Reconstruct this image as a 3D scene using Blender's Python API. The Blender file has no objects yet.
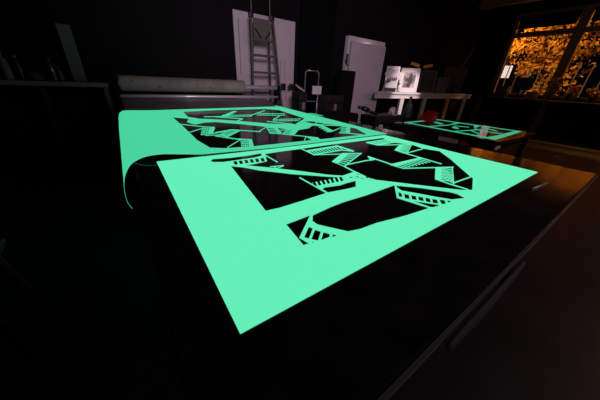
import bpy, bmesh, math, random
from mathutils import Vector, Matrix, geometry, noise
random.seed(7)
PI = math.pi
COL = bpy.context.scene.collection

# ------------------------------------------------------------------ materials
def _nt(name):
    m = bpy.data.materials.new(name); m.use_nodes = True
    nt = m.node_tree; return m, nt, nt.nodes['Principled BSDF']

def mat(name, col, rough=0.5, metal=0.0, spec=0.5, var=0.0, scale=8.0, bump=0.0, emit=None, estr=0.0):
    """principled surface whose colour is broken up by noise"""
    m, nt, b = _nt(name)
    b.inputs['Roughness'].default_value = rough
    b.inputs['Metallic'].default_value = metal
    b.inputs['Specular IOR Level'].default_value = spec
    tc = nt.nodes.new('ShaderNodeTexCoord')
    nz = nt.nodes.new('ShaderNodeTexNoise'); nz.inputs['Scale'].default_value = scale; nz.inputs['Detail'].default_value = 4
    nt.links.new(tc.outputs['Object'], nz.inputs['Vector'])
    rp = nt.nodes.new('ShaderNodeValToRGB')
    rp.color_ramp.elements[0].position = 0.3; rp.color_ramp.elements[1].position = 0.7
    rp.color_ramp.elements[0].color = tuple(c*(1-var) for c in col) + (1,)
    rp.color_ramp.elements[1].color = tuple(min(1, c*(1+var)) for c in col) + (1,)
    nt.links.new(nz.outputs['Fac'], rp.inputs['Fac'])
    nt.links.new(rp.outputs['Color'], b.inputs['Base Color'])
    if bump:
        bp = nt.nodes.new('ShaderNodeBump'); bp.inputs['Strength'].default_value = bump; bp.inputs['Distance'].default_value = 0.01
        nt.links.new(nz.outputs['Fac'], bp.inputs['Height']); nt.links.new(bp.outputs['Normal'], b.inputs['Normal'])
    if emit:
        b.inputs['Emission Color'].default_value = emit + (1,)
        b.inputs['Emission Strength'].default_value = estr
    return m

def glass_mat(name, tint=(1, 1, 1)):
    m = bpy.data.materials.new(name); m.use_nodes = True
    nt = m.node_tree; nt.nodes.remove(nt.nodes['Principled BSDF'])
    out = nt.nodes['Material Output']
    t = nt.nodes.new('ShaderNodeBsdfTransparent'); t.inputs['Color'].default_value = tint + (1,)
    g = nt.nodes.new('ShaderNodeBsdfGlossy'); g.inputs['Roughness'].default_value = 0.03
    mx = nt.nodes.new('ShaderNodeMixShader'); mx.inputs[0].default_value = 0.06
    nt.links.new(t.outputs[0], mx.inputs[1]); nt.links.new(g.outputs[0], mx.inputs[2]); nt.links.new(mx.outputs[0], out.inputs['Surface'])
    return m

def photo_mat(name, cols, scale):
    """a printed picture: soft blotches in a few greys"""
    m, nt, b = _nt(name); b.inputs['Roughness'].default_value = 0.4
    tc = nt.nodes.new('ShaderNodeTexCoord'); nz = nt.nodes.new('ShaderNodeTexNoise')
    nz.inputs['Scale'].default_value = scale; nz.inputs['Detail'].default_value = 2
    rp = nt.nodes.new('ShaderNodeValToRGB'); rp.color_ramp.interpolation = 'EASE'
    e = rp.color_ramp.elements; e[0].position = 0.38; e[1].position = 0.62
    e[0].color = cols[0] + (1,); e[1].color = cols[1] + (1,)
    nt.links.new(tc.outputs['Object'], nz.inputs['Vector']); nt.links.new(nz.outputs['Fac'], rp.inputs['Fac'])
    nt.links.new(rp.outputs['Color'], b.inputs['Base Color']); return m

GLOW = (0.125, 0.865, 0.475)
M = dict(
    floor=mat('floor_paint', (.022, .02, .022), .45, var=.35, scale=3),
    wall=mat('black_wall_paint', (.0016, .0014, .0026), .8, spec=.2, var=.3, scale=2),
    wallr=mat('dark_wall_paint', (.003, .0025, .0025), .8, spec=.2, var=.3, scale=2),
    ceil=mat('dark_ceiling', (.002, .002, .003), .9, spec=.1, var=.2),
    table=mat('black_laminate', (.016, .013, .015), .11, spec=.5, var=.35, scale=14),
    tableside=mat('black_side', (.006, .006, .007), .5, var=.3),
    steel=mat('brushed_steel', (.5, .48, .52), .35, .8, var=.12, scale=30),
    plate=mat('dull_plate', (.22, .19, .22), .35, .5, var=.15, scale=6),
    chrome=mat('chrome', (.85, .80, .88), .3, .45, var=.03),
    alu=mat('ladder_aluminium', (.11, .095, .105), .45, .5, var=.15, scale=20),
    roll=mat('grey_felt_sleeve', (.23, .205, .19), .85, spec=.2, var=.18, scale=5, bump=.3),
    smudge=mat('smudge', (.09, .08, .08), .9),
    white=mat('white_paint', (.62, .58, .62), .5, var=.03),
    board=mat('white_board', (.50, .43, .50), .5, var=.04, scale=3),
    boardline=mat('grey_line', (.16, .13, .17), .6),
    door=mat('door_paint', (.56, .50, .57), .45, var=.03, scale=3),
    black=mat('black_plastic', (.006, .006, .007), .4, var=.2),
    blackm=mat('black_matt', (.004, .004, .005), .9, spec=.1),
    cloth=mat('black_curtain_cloth', (.002, .0017, .003), .95, spec=.1, var=.3, scale=12),
    wood=mat('brown_wood', (.25, .13, .07), .45, var=.3, scale=12),
    darkwood=mat('dark_wood', (.06, .032, .02), .5, var=.3, scale=12),
    frame=mat('dark_window_frame', (.14, .09, .08), .5, var=.15),
    red=mat('red_plastic', (.62, .02, .015), .35, var=.08),
    orange=mat('orange_grip', (.95, .36, .04), .5, var=.08),
    paper=mat('pinkish_paper', (.55, .42, .45), .7, var=.08),
    greycard=mat('grey_card', (.10, .105, .13), .7, var=.1),
    brown=mat('brown_canvas', (.05, .035, .03), .7, var=.25),
    litleg=mat('orange_lit_leg', (.75, .34, .12), .5, var=.15),  # orange light on one bench leg, put into its base colour
    bottle=mat('green_glass', (.05, .065, .065), .08, .0, spec=.9, var=.2),
    olive=mat('olive_cloth', (.025, .025, .008), .8, var=.3),
    leaf=mat('autumn_leaf', (.62, .40, .10), .6, spec=.2, var=.35, scale=2.2),
    leafin=mat('house_plant_leaf', (.35, .12, .06), .5, var=.4, scale=4),
    bark=mat('bark', (.06, .04, .03), .9, var=.3),
    ground=mat('night_ground', (.02, .015, .012), .9, var=.3),
    bars=mat('grey_iron', (.45, .40, .36), .5, .2, var=.1),
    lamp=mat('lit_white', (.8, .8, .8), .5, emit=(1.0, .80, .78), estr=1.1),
    glass=glass_mat('window_glass'),
    picture=photo_mat('grey_portrait_print', ((.02, .018, .02), (.45, .38, .40)), 5),
    print=photo_mat('white_print', ((.12, .10, .12), (.75, .64, .66)), 9),
    knife=mat('knife_steel', (.8, .8, .82), .2, .4, emit=None),
)
M['glow_front'] = mat('glowing_film_front', (.03, .10, .07), .5, emit=GLOW, estr=1.0)
M['glow_rear'] = mat('glowing_film_rear', (.03, .10, .07), .5, emit=(0.075, .74, .39), estr=.88)
M['glow_small'] = mat('glowing_film_small', (.03, .10, .07), .5, emit=(0.06, .60, .33), estr=.7)
M['film_back'] = mat('film_backing', (.22, .30, .25), .6)

# ------------------------------------------------------------------ mesh helpers
def link(o, parent=None):
    COL.objects.link(o)
    if parent is not None: o.parent = parent
    return o
def obj(name, bm, m, parent=None, smooth=False, bevel=0.0):
    me = bpy.data.meshes.new(name)
    bmesh.ops.recalc_face_normals(bm, faces=bm.faces)
    bm.to_mesh(me); bm.free()
    me.materials.append(m)
    if smooth: me.polygons.foreach_set('use_smooth', [True]*len(me.polygons))
    o = bpy.data.objects.new(name, me); link(o, parent)
    if bevel:
        b = o.modifiers.new('bevel', 'BEVEL'); b.width = bevel; b.segments = 2; b.limit_method = 'ANGLE'
    return o
def tag(o, label, cat, group=None):
    o['label'] = label; o['category'] = cat
    if group: o['group'] = group
    return o
def struct(o): o['kind'] = 'structure'; return o
def thing(name, label, cat, loc=(0, 0, 0), rz=0, group=None):
    o = bpy.data.objects.new(name, None); o.empty_display_size = .1
    link(o); o.location = loc; o.rotation_euler = (0, 0, rz)
    return tag(o, label, cat, group)
def box(bm, x0, x1, y0, y1, z0, z1):
    vs = [bm.verts.new((x, y, z)) for z in (z0, z1) for x, y in ((x0, y0), (x1, y0), (x1, y1), (x0, y1))]
    for f in ((0, 1, 2, 3), (4, 5, 6, 7), (0, 1, 5, 4), (1, 2, 6, 5), (2, 3, 7, 6), (3, 0, 4, 7)):
        bm.faces.new([vs[i] for i in f])
def B(*bs):
    bm = bmesh.new()
    for b in bs: box(bm, *b)
    return bm
def tube(bm, a, b, r, r2=None, seg=14, cap=True):
    a = Vector(a); b = Vector(b); d = (b-a).normalized()
    u = d.orthogonal().normalized(); v = d.cross(u)
    r2 = r if r2 is None else r2
    R = []
    for c, rr in ((a, r), (b, r2)):
        R.append([bm.verts.new(c + (u*math.cos(2*PI*i/seg) + v*math.sin(2*PI*i/seg))*rr) for i in range(seg)])
    for i in range(seg):
        j = (i+1) % seg; bm.faces.new((R[0][i], R[0][j], R[1][j], R[1][i]))
    if cap: bm.faces.new(R[0]); bm.faces.new(R[1])
def T(*ts):
    bm = bmesh.new()
    for t in ts: tube(bm, *t)
    return bm
def path(pts, r, seg=8):
    bm = bmesh.new()
    for a, b in zip(pts, pts[1:]): tube(bm, a, b, r, seg=seg)
    return bm
def beam(bm, a, b, w, t):
    """flat rectangular bar from a to b, w wide along x-ish, t deep"""
    a = Vector(a); b = Vector(b); d = (b-a).normalized()
    s = Vector((1, 0, 0)); s = (s - d*s.dot(d)).normalized(); n = d.cross(s)
    vs = []
    for c in (a, b):
        for i, j in ((-1, -1), (1, -1), (1, 1), (-1, 1)): vs.append(bm.verts.new(c + s*i*w/2 + n*j*t/2))
    for f in ((0, 1, 2, 3), (4, 5, 6, 7), (0, 1, 5, 4), (1, 2, 6, 5), (2, 3, 7, 6), (3, 0, 4, 7)):
        bm.faces.new([vs[i] for i in f])
def BE(*bs):
    bm = bmesh.new()
    for b in bs: beam(bm, *b)
    return bm
def lathe(prof, seg=20, at=(0, 0, 0)):
    bm = bmesh.new(); R = []
    for r, z in prof:
        R.append([bm.verts.new((at[0]+r*math.cos(2*PI*i/seg), at[1]+r*math.sin(2*PI*i/seg), at[2]+z)) for i in range(seg)])
    for a, b in zip(R, R[1:]):
        for i in range(seg):
            j = (i+1) % seg; bm.faces.new((a[i], a[j], b[j], b[i]))
    bm.faces.new(R[0]); bm.faces.new(R[-1])
    return bm
def prism(pts, z0, z1):
    bm = bmesh.new()
    lo = [bm.verts.new((x, y, z0)) for x, y in pts]; hi = [bm.verts.new((x, y, z1)) for x, y in pts]
    bm.faces.new(lo); bm.faces.new(hi)
    for i in range(len(pts)):
        j = (i+1) % len(pts); bm.faces.new((lo[i], lo[j], hi[j], hi[i]))
    return bm
def blob(bm, c, rx, ry, rz, sub=2, amp=.15, seed=0):
    r = bmesh.ops.create_icosphere(bm, subdivisions=sub, radius=1)
    for v in r['verts']:
        k = 1 + amp*noise.noise(v.co*1.7 + Vector((seed, seed*2.3, 0)))
        v.co = Vector((c[0]+v.co.x*rx*k, c[1]+v.co.y*ry*k, c[2]+v.co.z*rz*k))

# a cut film: outline minus cuts plus bridges, resolved by constrained triangulation
def inside(p, poly):
    x, y = p; r = False; n = len(poly)
    for i in range(n):
        x1, y1 = poly[i-1]; x2, y2 = poly[i]
        if (y1 > y) != (y2 > y) and x < (x2-x1)*(y-y1)/(y2-y1)+x1: r = not r
    return r
def cut_film(edge, cuts, bridges, z, thick):
    loops = [edge] + cuts + bridges
    vs, es = [], []
    for L in loops:
        n0 = len(vs); vs += [Vector(p) for p in L]
        es += [(n0+i, n0+(i+1) % len(L)) for i in range(len(L))]
    ov, oe, of, _, _, _ = geometry.delaunay_2d_cdt(vs, es, [], 0, 1e-5)
    bm = bmesh.new(); V = [bm.verts.new((p.x, p.y, z+thick)) for p in ov]
    bb = [(min(p[0] for p in L), max(p[0] for p in L), min(p[1] for p in L), max(p[1] for p in L)) for L in loops]
    def hit(c, i):
        b = bb[i]
        return b[0] <= c[0] <= b[1] and b[2] <= c[1] <= b[3] and inside(c, loops[i])
    nc = len(cuts)
    for f in of:
        c = (sum(ov[i].x for i in f)/len(f), sum(ov[i].y for i in f)/len(f))
        if not hit(c, 0): continue
        if any(hit(c, i) for i in range(1, 1+nc)) and not any(hit(c, i) for i in range(1+nc, len(loops))): continue
        try: bm.faces.new([V[i] for i in f])
        except ValueError: pass
    bmesh.ops.delete(bm, geom=[v for v in bm.verts if not v.link_faces], context='VERTS')
    r = bmesh.ops.extrude_face_region(bm, geom=list(bm.faces))
    for g in r['geom']:
        if isinstance(g, bmesh.types.BMVert): g.co.z = z
    return bm
FRONT_EDGE=[(0.0791, 0.2652), (1.8438, 0.2638), (1.8437, 0.6682), (1.8589, 1.3284), (0.7802, 1.3257), (0.0749, 1.3524)]
FRONT_CUTS=[[(0.3138,1.2515),(0.3316,1.2783),(0.4221,1.2611),(0.5149,1.2576),(0.6126,1.2689),(0.603,1.2245),(0.5449,1.2018),(0.4708,1.2024),(0.3669,1.2006),(0.3178,1.223)],
[(0.3769,1.1267),(0.4302,1.0722),(0.4728,1.0058),(0.5486,0.9302),(0.5911,0.885),(0.6452,0.8416),(0.7038,0.793),(0.762,0.7476),(0.6833,0.747),(0.6076,0.7529),(0.5971,0.639),(0.4672,0.6299),(0.3699,0.625),(0.3167,0.6296)],
[(0.6241,1.2469),(0.7385,1.2544),(0.8987,1.2552),(1.1575,1.2619),(1.4751,1.2556),(1.747,1.2558),(1.6812,1.1089),(1.7635,0.992),(1.7295,0.8866),(1.7738,0.7881),(1.6416,0.6526),(1.3932,0.4335),(1.3743,0.4118),(1.1955,0.3425),(1.1444,0.3706),(1.0568,0.4623),(0.984,0.541),(0.8964,0.6361),(0.8819,0.6843),(0.8826,0.7651),(0.7921,0.7526),(0.7438,0.7885),(0.7116,0.8253),(0.6181,0.9311),(0.5383,1.0122),(0.4931,1.0558),(0.4429,1.1022),(0.5048,1.1039),(0.5793,1.1171),(0.6047,1.1837)],
[(0.6026,0.6775),(0.6273,0.6875),(0.7001,0.6724),(0.7478,0.6775),(0.803,0.6762),(0.7488,0.6249),(0.6928,0.628),(0.6026,0.6393)],
[(0.3323,0.5242),(0.4318,0.5312),(0.328,0.4452),(0.3359,0.4095),(0.3183,0.4109)],
[(0.4387,0.5265),(0.5269,0.5403),(0.6019,0.5463),(0.7226,0.5446),(0.8155,0.5489),(0.9233,0.554),(0.8156,0.4655),(0.8486,0.3492),(0.7281,0.36),(0.6896,0.3653),(0.5855,0.3825),(0.5134,0.3852),(0.4721,0.3954),(0.4412,0.4376),(0.4161,0.4728),(0.4147,0.4968)],
[(0.3854,0.4771),(0.3909,0.4636),(0.3489,0.427),(0.3401,0.439)],
[(0.3921,0.4547),(0.4014,0.4375),(0.3646,0.4061),(0.3531,0.4217)],
[(0.4059,0.4312),(0.4162,0.4137),(0.4043,0.4027),(0.3739,0.4037)],
[(0.4226,0.4086),(0.4312,0.3976),(0.4118,0.3977)],
[(0.3461,0.4124),(0.355,0.4081),(0.3453,0.4059)],
[(0.9255,0.5477),(1.0011,0.4775),(1.0781,0.3844),(1.0861,0.3591),(1.0701,0.3186),(1.0039,0.3412),(0.9668,0.3913),(0.9264,0.4556),(0.8964,0.4975),(0.9055,0.526)],
[(0.8703,0.498),(0.8739,0.4847),(0.8391,0.4565),(0.8321,0.4677)],
[(0.8772,0.475),(0.8872,0.4584),(0.8504,0.4316),(0.8399,0.4457)],
[(0.8921,0.4524),(0.902,0.4361),(0.8685,0.4114),(0.8569,0.4249)],
[(0.9077,0.4308),(0.9174,0.4147),(0.8843,0.3905),(0.874,0.4062)],
[(0.9231,0.4094),(0.9326,0.3937),(0.8983,0.3699),(0.889,0.385)],
[(0.9373,0.3879),(0.9485,0.3734),(0.9169,0.3498),(0.9022,0.3649)],
[(0.9569,0.3697),(0.9718,0.3552),(0.9435,0.3347),(0.9222,0.3401)],
[(0.9784,0.3494),(0.9911,0.3352),(0.9592,0.3335)],
[(0.8452,0.4205),(0.9062,0.3474),(0.9055,0.3393),(0.8636,0.3459),(0.8575,0.353)],
[(0.759,0.7248),(0.7669,0.7163),(0.7555,0.7112),(0.7472,0.7157)],
[(0.8884,0.7221),(0.8857,0.7003),(0.8771,0.6958),(0.8785,0.7163)],
[(0.852,0.7211),(0.8552,0.7014),(0.8438,0.6941),(0.8405,0.7136)],
[(0.8183,0.7283),(0.8226,0.7127),(0.8107,0.7045),(0.8044,0.7179)],
[(0.8838,0.6923),(0.8845,0.6711),(0.875,0.666),(0.8752,0.6878)],
[(0.8556,0.6923),(0.8566,0.6744),(0.8464,0.6684),(0.8454,0.6861)],
[(0.882,0.7427),(0.8815,0.7256),(0.8717,0.7199),(0.8711,0.7358)],
[(0.8827,0.6605),(0.8853,0.6476),(0.879,0.6453),(0.8744,0.6563)],
[(0.4147,1.1942),(0.4331,1.1929),(0.4181,1.1326),(0.4001,1.1327)],
[(0.4439,1.1919),(0.4626,1.1907),(0.4463,1.1298),(0.4278,1.1299)],
[(0.4736,1.1897),(0.4928,1.1884),(0.4751,1.1269),(0.4562,1.1271)],
[(0.5041,1.1874),(0.5237,1.186),(0.5045,1.124),(0.4852,1.1242)],
[(0.5352,1.185),(0.5552,1.1837),(0.5345,1.1211),(0.5147,1.1213)],
[(0.567,1.1826),(0.5875,1.1812),(0.5652,1.118),(0.545,1.1182)],
[(0.5996,1.1801),(0.6206,1.1787),(0.5966,1.1149),(0.5758,1.1152)],
[(0.6148,0.7595),(0.6289,0.7572),(0.6065,0.7146),(0.5922,0.715)],
[(0.6386,0.758),(0.6529,0.7557),(0.6293,0.7127),(0.6147,0.7132)],
[(0.6629,0.7565),(0.6775,0.7542),(0.6526,0.7107),(0.6377,0.7113)],
[(0.6877,0.755),(0.7026,0.7526),(0.6764,0.7088),(0.6612,0.7093)],
[(0.7131,0.7534),(0.7283,0.751),(0.7008,0.7068),(0.6852,0.7073)],
[(0.739,0.7518),(0.7546,0.7493),(0.7256,0.7047),(0.7097,0.7053)],
[(0.7656,0.7501),(0.7815,0.7477),(0.751,0.7026),(0.7347,0.7032)]]
FRONT_BRIDGES=[[(0.6159,1.2526),(0.6147,1.0716),(0.6221,1.0806),(0.624,1.264)],
[(0.5436,1.0216),(0.6178,1.0071),(0.6225,1.0154),(0.5477,1.0299)],
[(0.5636,0.9844),(0.6144,1.0056),(0.6179,1.0137),(0.5667,0.9921)],
[(0.567,0.9952),(0.5641,1.0317),(0.5589,1.0249),(0.5619,0.9889)],
[(0.5912,0.828),(0.5937,0.6303),(0.6001,0.635),(0.5985,0.8352)],
[(0.8988,1.2036),(1.1763,1.2188),(1.161,1.1919),(0.9046,1.1747)],
[(0.8969,1.2542),(0.8848,1.0934),(0.8934,1.102),(0.9064,1.2648)],
[(0.8797,1.1),(1.1339,1.1035),(1.1442,1.115),(0.887,1.1104)],
[(0.886,1.0986),(1.191,0.9887),(1.1993,0.9962),(0.8919,1.1064)],
[(1.1645,1.2075),(1.1709,1.1536),(1.1942,1.175),(1.1882,1.2303)],
[(1.1709,1.1539),(1.1717,1.0419),(1.1938,1.0599),(1.1942,1.1748)],
[(1.1264,1.1059),(1.1762,1.045),(1.1892,1.0568),(1.139,1.1184)],
[(0.8998,1.1805),(0.8888,1.0987),(0.8975,1.1071),(0.909,1.1899)],
[(0.9246,1.1816),(0.9114,1.0993),(0.9203,1.1077),(0.934,1.191)],
[(0.9498,1.1828),(0.9344,1.0999),(0.9435,1.1083),(0.9595,1.1922)],
[(0.9755,1.1839),(0.9578,1.1005),(0.9671,1.1089),(0.9854,1.1934)],
[(1.0017,1.1851),(0.9815,1.1011),(0.9911,1.1095),(1.0119,1.1946)],
[(1.0283,1.1863),(1.0057,1.1018),(1.0156,1.1101),(1.0388,1.1958)],
[(1.0555,1.1876),(1.0304,1.1024),(1.0405,1.1108),(1.0663,1.197)],
[(1.0832,1.1888),(1.0555,1.1031),(1.0658,1.1114),(1.0943,1.1983)],
[(1.1115,1.1901),(1.081,1.1037),(1.0916,1.112),(1.1229,1.1995)],
[(1.1403,1.1915),(1.107,1.1044),(1.1179,1.1127),(1.152,1.2008)],
[(1.1697,1.1928),(1.1335,1.1051),(1.1446,1.1134),(1.1817,1.2022)],
[(1.0783,1.0525),(1.1061,1.0243),(0.902,0.9059),(0.8975,0.9481)],
[(1.198,1.0038),(0.9001,0.8553),(0.8954,0.847),(1.1899,0.9926)],
[(1.0688,1.0454),(1.1872,0.9896),(1.1969,0.9983),(1.0774,1.0544)],
[(1.1028,1.0218),(1.1823,0.9893),(1.1919,0.9981),(1.1116,1.0307)],
[(1.0703,1.0032),(1.1353,0.9667),(1.1443,0.975),(1.0789,1.0117)],
[(1.0392,0.9853),(1.0907,0.9453),(1.0993,0.9531),(1.0474,0.9934)],
[(1.0093,0.9681),(1.0485,0.9249),(1.0567,0.9323),(1.0173,0.9758)],
[(0.9805,0.9516),(1.0083,0.9056),(1.0161,0.9126),(0.9882,0.9589)],
[(0.9528,0.9357),(0.9701,0.8873),(0.9776,0.8938),(0.9603,0.9427)],
[(0.9261,0.9205),(0.9338,0.8699),(0.9409,0.8759),(0.9334,0.9269)],
[(0.9005,0.9059),(0.8992,0.8534),(0.9059,0.8588),(0.9075,0.9117)],
[(0.8963,0.8513),(0.8845,0.767),(0.8962,0.7751),(0.9088,0.8608)],
[(0.8845,0.7668),(0.8785,0.6826),(0.8896,0.6898),(0.8962,0.7753)],
[(0.9261,0.8643),(1.0907,0.8669),(1.1002,0.8763),(0.9337,0.873)],
[(1.0905,0.8669),(1.1441,0.86),(1.1546,0.8694),(1.1004,0.8762)],
[(1.1683,0.9204),(1.1685,0.8368),(1.1817,0.8456),(1.1821,0.9304)],
[(1.1685,0.8368),(1.1694,0.7436),(1.182,0.7512),(1.1817,0.8456)],
[(1.174,0.9284),(1.1715,0.8605),(1.1233,0.8579)],
[(1.6688,1.1659),(1.7796,1.2095),(1.8052,1.1546),(1.7553,1.0516),(1.6958,1.0918),(1.6968,1.139)],
[(1.4525,1.1841),(1.7568,1.1921),(1.7814,1.2114),(1.4713,1.2017)],
[(1.46,1.1918),(1.4783,1.0928),(1.4924,1.1031),(1.4745,1.2034)],
[(1.4775,1.0962),(1.7544,0.9905),(1.771,1.0011),(1.4911,1.1072)],
[(1.4845,1.1836),(1.4825,1.0964),(1.4987,1.108),(1.5014,1.1965)],
[(1.5176,1.1823),(1.5138,1.0969),(1.5305,1.1085),(1.535,1.1953)],
[(1.5514,1.1809),(1.5457,1.0974),(1.5629,1.1091),(1.5693,1.194)],
[(1.5858,1.1796),(1.5782,1.0978),(1.5959,1.1097),(1.6042,1.1927)],
[(1.6209,1.1782),(1.6113,1.0983),(1.6295,1.1103),(1.6398,1.1914)],
[(1.6566,1.1768),(1.6451,1.0989),(1.6639,1.1109),(1.6761,1.1901)],
[(1.693,1.1753),(1.6796,1.0994),(1.6989,1.1116),(1.713,1.1887)],
[(1.4848,1.0969),(1.6823,1.0998),(1.709,1.1203),(1.5071,1.1161)],
[(1.6701,1.0399),(1.6797,1.0187),(1.4753,0.9123),(1.4761,0.9487)],
[(1.7668,1.0023),(1.4991,0.8666),(1.4959,0.8606),(1.7619,0.9948)],
[(1.6731,1.0142),(1.7525,0.9927),(1.7666,1.0017),(1.6864,1.0233)],
[(1.6425,0.9985),(1.7111,0.9717),(1.7247,0.9804),(1.6555,1.0073)],
[(1.6128,0.9833),(1.6714,0.9515),(1.6846,0.9598),(1.6255,0.9918)],
[(1.584,0.9686),(1.6332,0.9322),(1.6459,0.9401),(1.5964,0.9768)],
[(1.5561,0.9543),(1.5965,0.9136),(1.6088,0.9212),(1.5681,0.9622)],
[(1.5289,0.9404),(1.5612,0.8957),(1.5731,0.903),(1.5407,0.948)],
[(1.5026,0.9269),(1.5272,0.8785),(1.5387,0.8854),(1.514,0.9342)],
[(1.477,0.9138),(1.4944,0.8619),(1.5055,0.8685),(1.4881,0.9208)],
[(1.4912,0.8589),(1.7097,0.8745),(1.7255,0.8849),(1.5039,0.8683)],
[(1.4703,0.9095),(1.4598,0.6134),(1.4725,0.6189),(1.4851,0.9184)],
[(1.1669,0.7577),(1.4424,0.7563),(1.4722,0.7371),(1.1705,0.7208)],
[(1.4566,0.735),(1.4644,0.6657),(1.4742,0.6703),(1.4667,0.7402)],
[(1.4213,0.7332),(1.429,0.6667),(1.4385,0.6712),(1.431,0.7383)],
[(1.387,0.7315),(1.3944,0.6676),(1.4036,0.6721),(1.3964,0.7365)],
[(1.3535,0.7299),(1.3607,0.6685),(1.3695,0.673),(1.3626,0.7348)],
[(1.321,0.7283),(1.3278,0.6694),(1.3363,0.6738),(1.3297,0.7331)],
[(1.2892,0.7267),(1.2957,0.6703),(1.3039,0.6746),(1.2977,0.7314)],
[(1.2583,0.7252),(1.2643,0.6712),(1.2723,0.6754),(1.2665,0.7298)],
[(1.2281,0.7237),(1.2337,0.672),(1.2414,0.6762),(1.236,0.7283)],
[(1.1986,0.7222),(1.2037,0.6728),(1.2113,0.677),(1.2063,0.7267)],
[(1.1699,0.7208),(1.1745,0.6736),(1.1818,0.6777),(1.1774,0.7252)],
[(1.4478,0.7636),(1.4469,0.7428),(1.4603,0.7496),(1.4614,0.7706)],
[(1.1719,0.6746),(1.4654,0.5477),(1.4787,0.5539),(1.1822,0.6815)],
[(1.1597,0.753),(1.1727,0.6726),(1.1836,0.6788),(1.1709,0.7601)],
[(1.3645,0.5995),(1.3999,0.5815),(1.1754,0.4714),(1.178,0.5037)],
[(1.4617,0.5571),(1.1871,0.4213),(1.193,0.4194),(1.4694,0.5549)],
[(1.3623,0.5622),(1.4551,0.5525),(1.4646,0.5575),(1.3709,0.5672)],
[(1.3375,0.5501),(1.4222,0.5361),(1.4315,0.5409),(1.346,0.5549)],
[(1.3136,0.5384),(1.3907,0.5204),(1.3998,0.525),(1.322,0.543)],
[(1.2904,0.5271),(1.3605,0.5054),(1.3694,0.5098),(1.2987,0.5315)],
[(1.268,0.5161),(1.3316,0.491),(1.3402,0.4951),(1.2761,0.5203)],
[(1.2463,0.5055),(1.3038,0.4772),(1.3122,0.4811),(1.2542,0.5095)],
[(1.2253,0.4952),(1.2771,0.4639),(1.2852,0.4676),(1.233,0.4991)],
[(1.2049,0.4852),(1.2515,0.4511),(1.2593,0.4546),(1.2125,0.4889)],
[(1.1851,0.4755),(1.2268,0.4388),(1.2344,0.4422),(1.1925,0.4791)],
[(1.1739,0.5022),(1.1705,0.4289),(1.1809,0.4328),(1.1849,0.5068)],
[(1.1705,0.4289),(1.1776,0.3541),(1.1876,0.3574),(1.1809,0.4328)],
[(1.2,0.4256),(1.3782,0.422),(1.3909,0.4286),(1.2103,0.4318)],
[(1.3991,0.5821),(1.2953,0.4787),(1.3032,0.4807),(1.4084,0.5848)],
[(1.3443,0.5543),(1.2607,0.4608),(1.2684,0.4628),(1.3531,0.557)],
[(1.2933,0.5285),(1.2278,0.4438),(1.2353,0.4458),(1.3018,0.5311)],
[(1.2458,0.5044),(1.1965,0.4276),(1.2038,0.4297),(1.2539,0.507)]]
REAR_EDGE=[(0.35, 1.3858), (0.7902, 1.3494), (1.9395, 1.3624), (2.14, 3.6345), (2.1802, 3.6668), (0.35, 3.4852)]
REAR_CUTS=[[(0.575,3.2823),(1.0491,3.3671),(1.731,3.392),(1.8697,3.2153),(1.75,2.3926),(1.3926,2.0706),(1.1691,2.1878),(0.9497,2.4256),(0.7513,2.6087),(0.6186,2.6751),(0.5387,2.8437)],
[(0.391,2.8535),(0.5229,2.7235),(0.46,2.5132),(0.4975,2.3672),(0.6075,2.4485),(0.7027,2.4497),(0.8861,2.2681),(1.079,2.0199),(1.2385,1.8058),(1.4061,1.8496),(1.5248,1.9584),(1.6666,1.9227),(1.8387,1.8205),(1.8632,1.6748),(1.7261,1.413),(1.1947,1.4219),(0.9672,1.4299),(0.6451,1.4344),(0.4628,1.4614),(0.3856,1.5123),(0.3648,1.7458),(0.3758,2.0379),(0.3862,2.4207)],
[(1.5902,2.2084),(1.7049,2.1951),(1.7346,2.0034),(1.8598,1.8574),(1.6915,1.9522),(1.602,2.0598)]]
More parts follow.
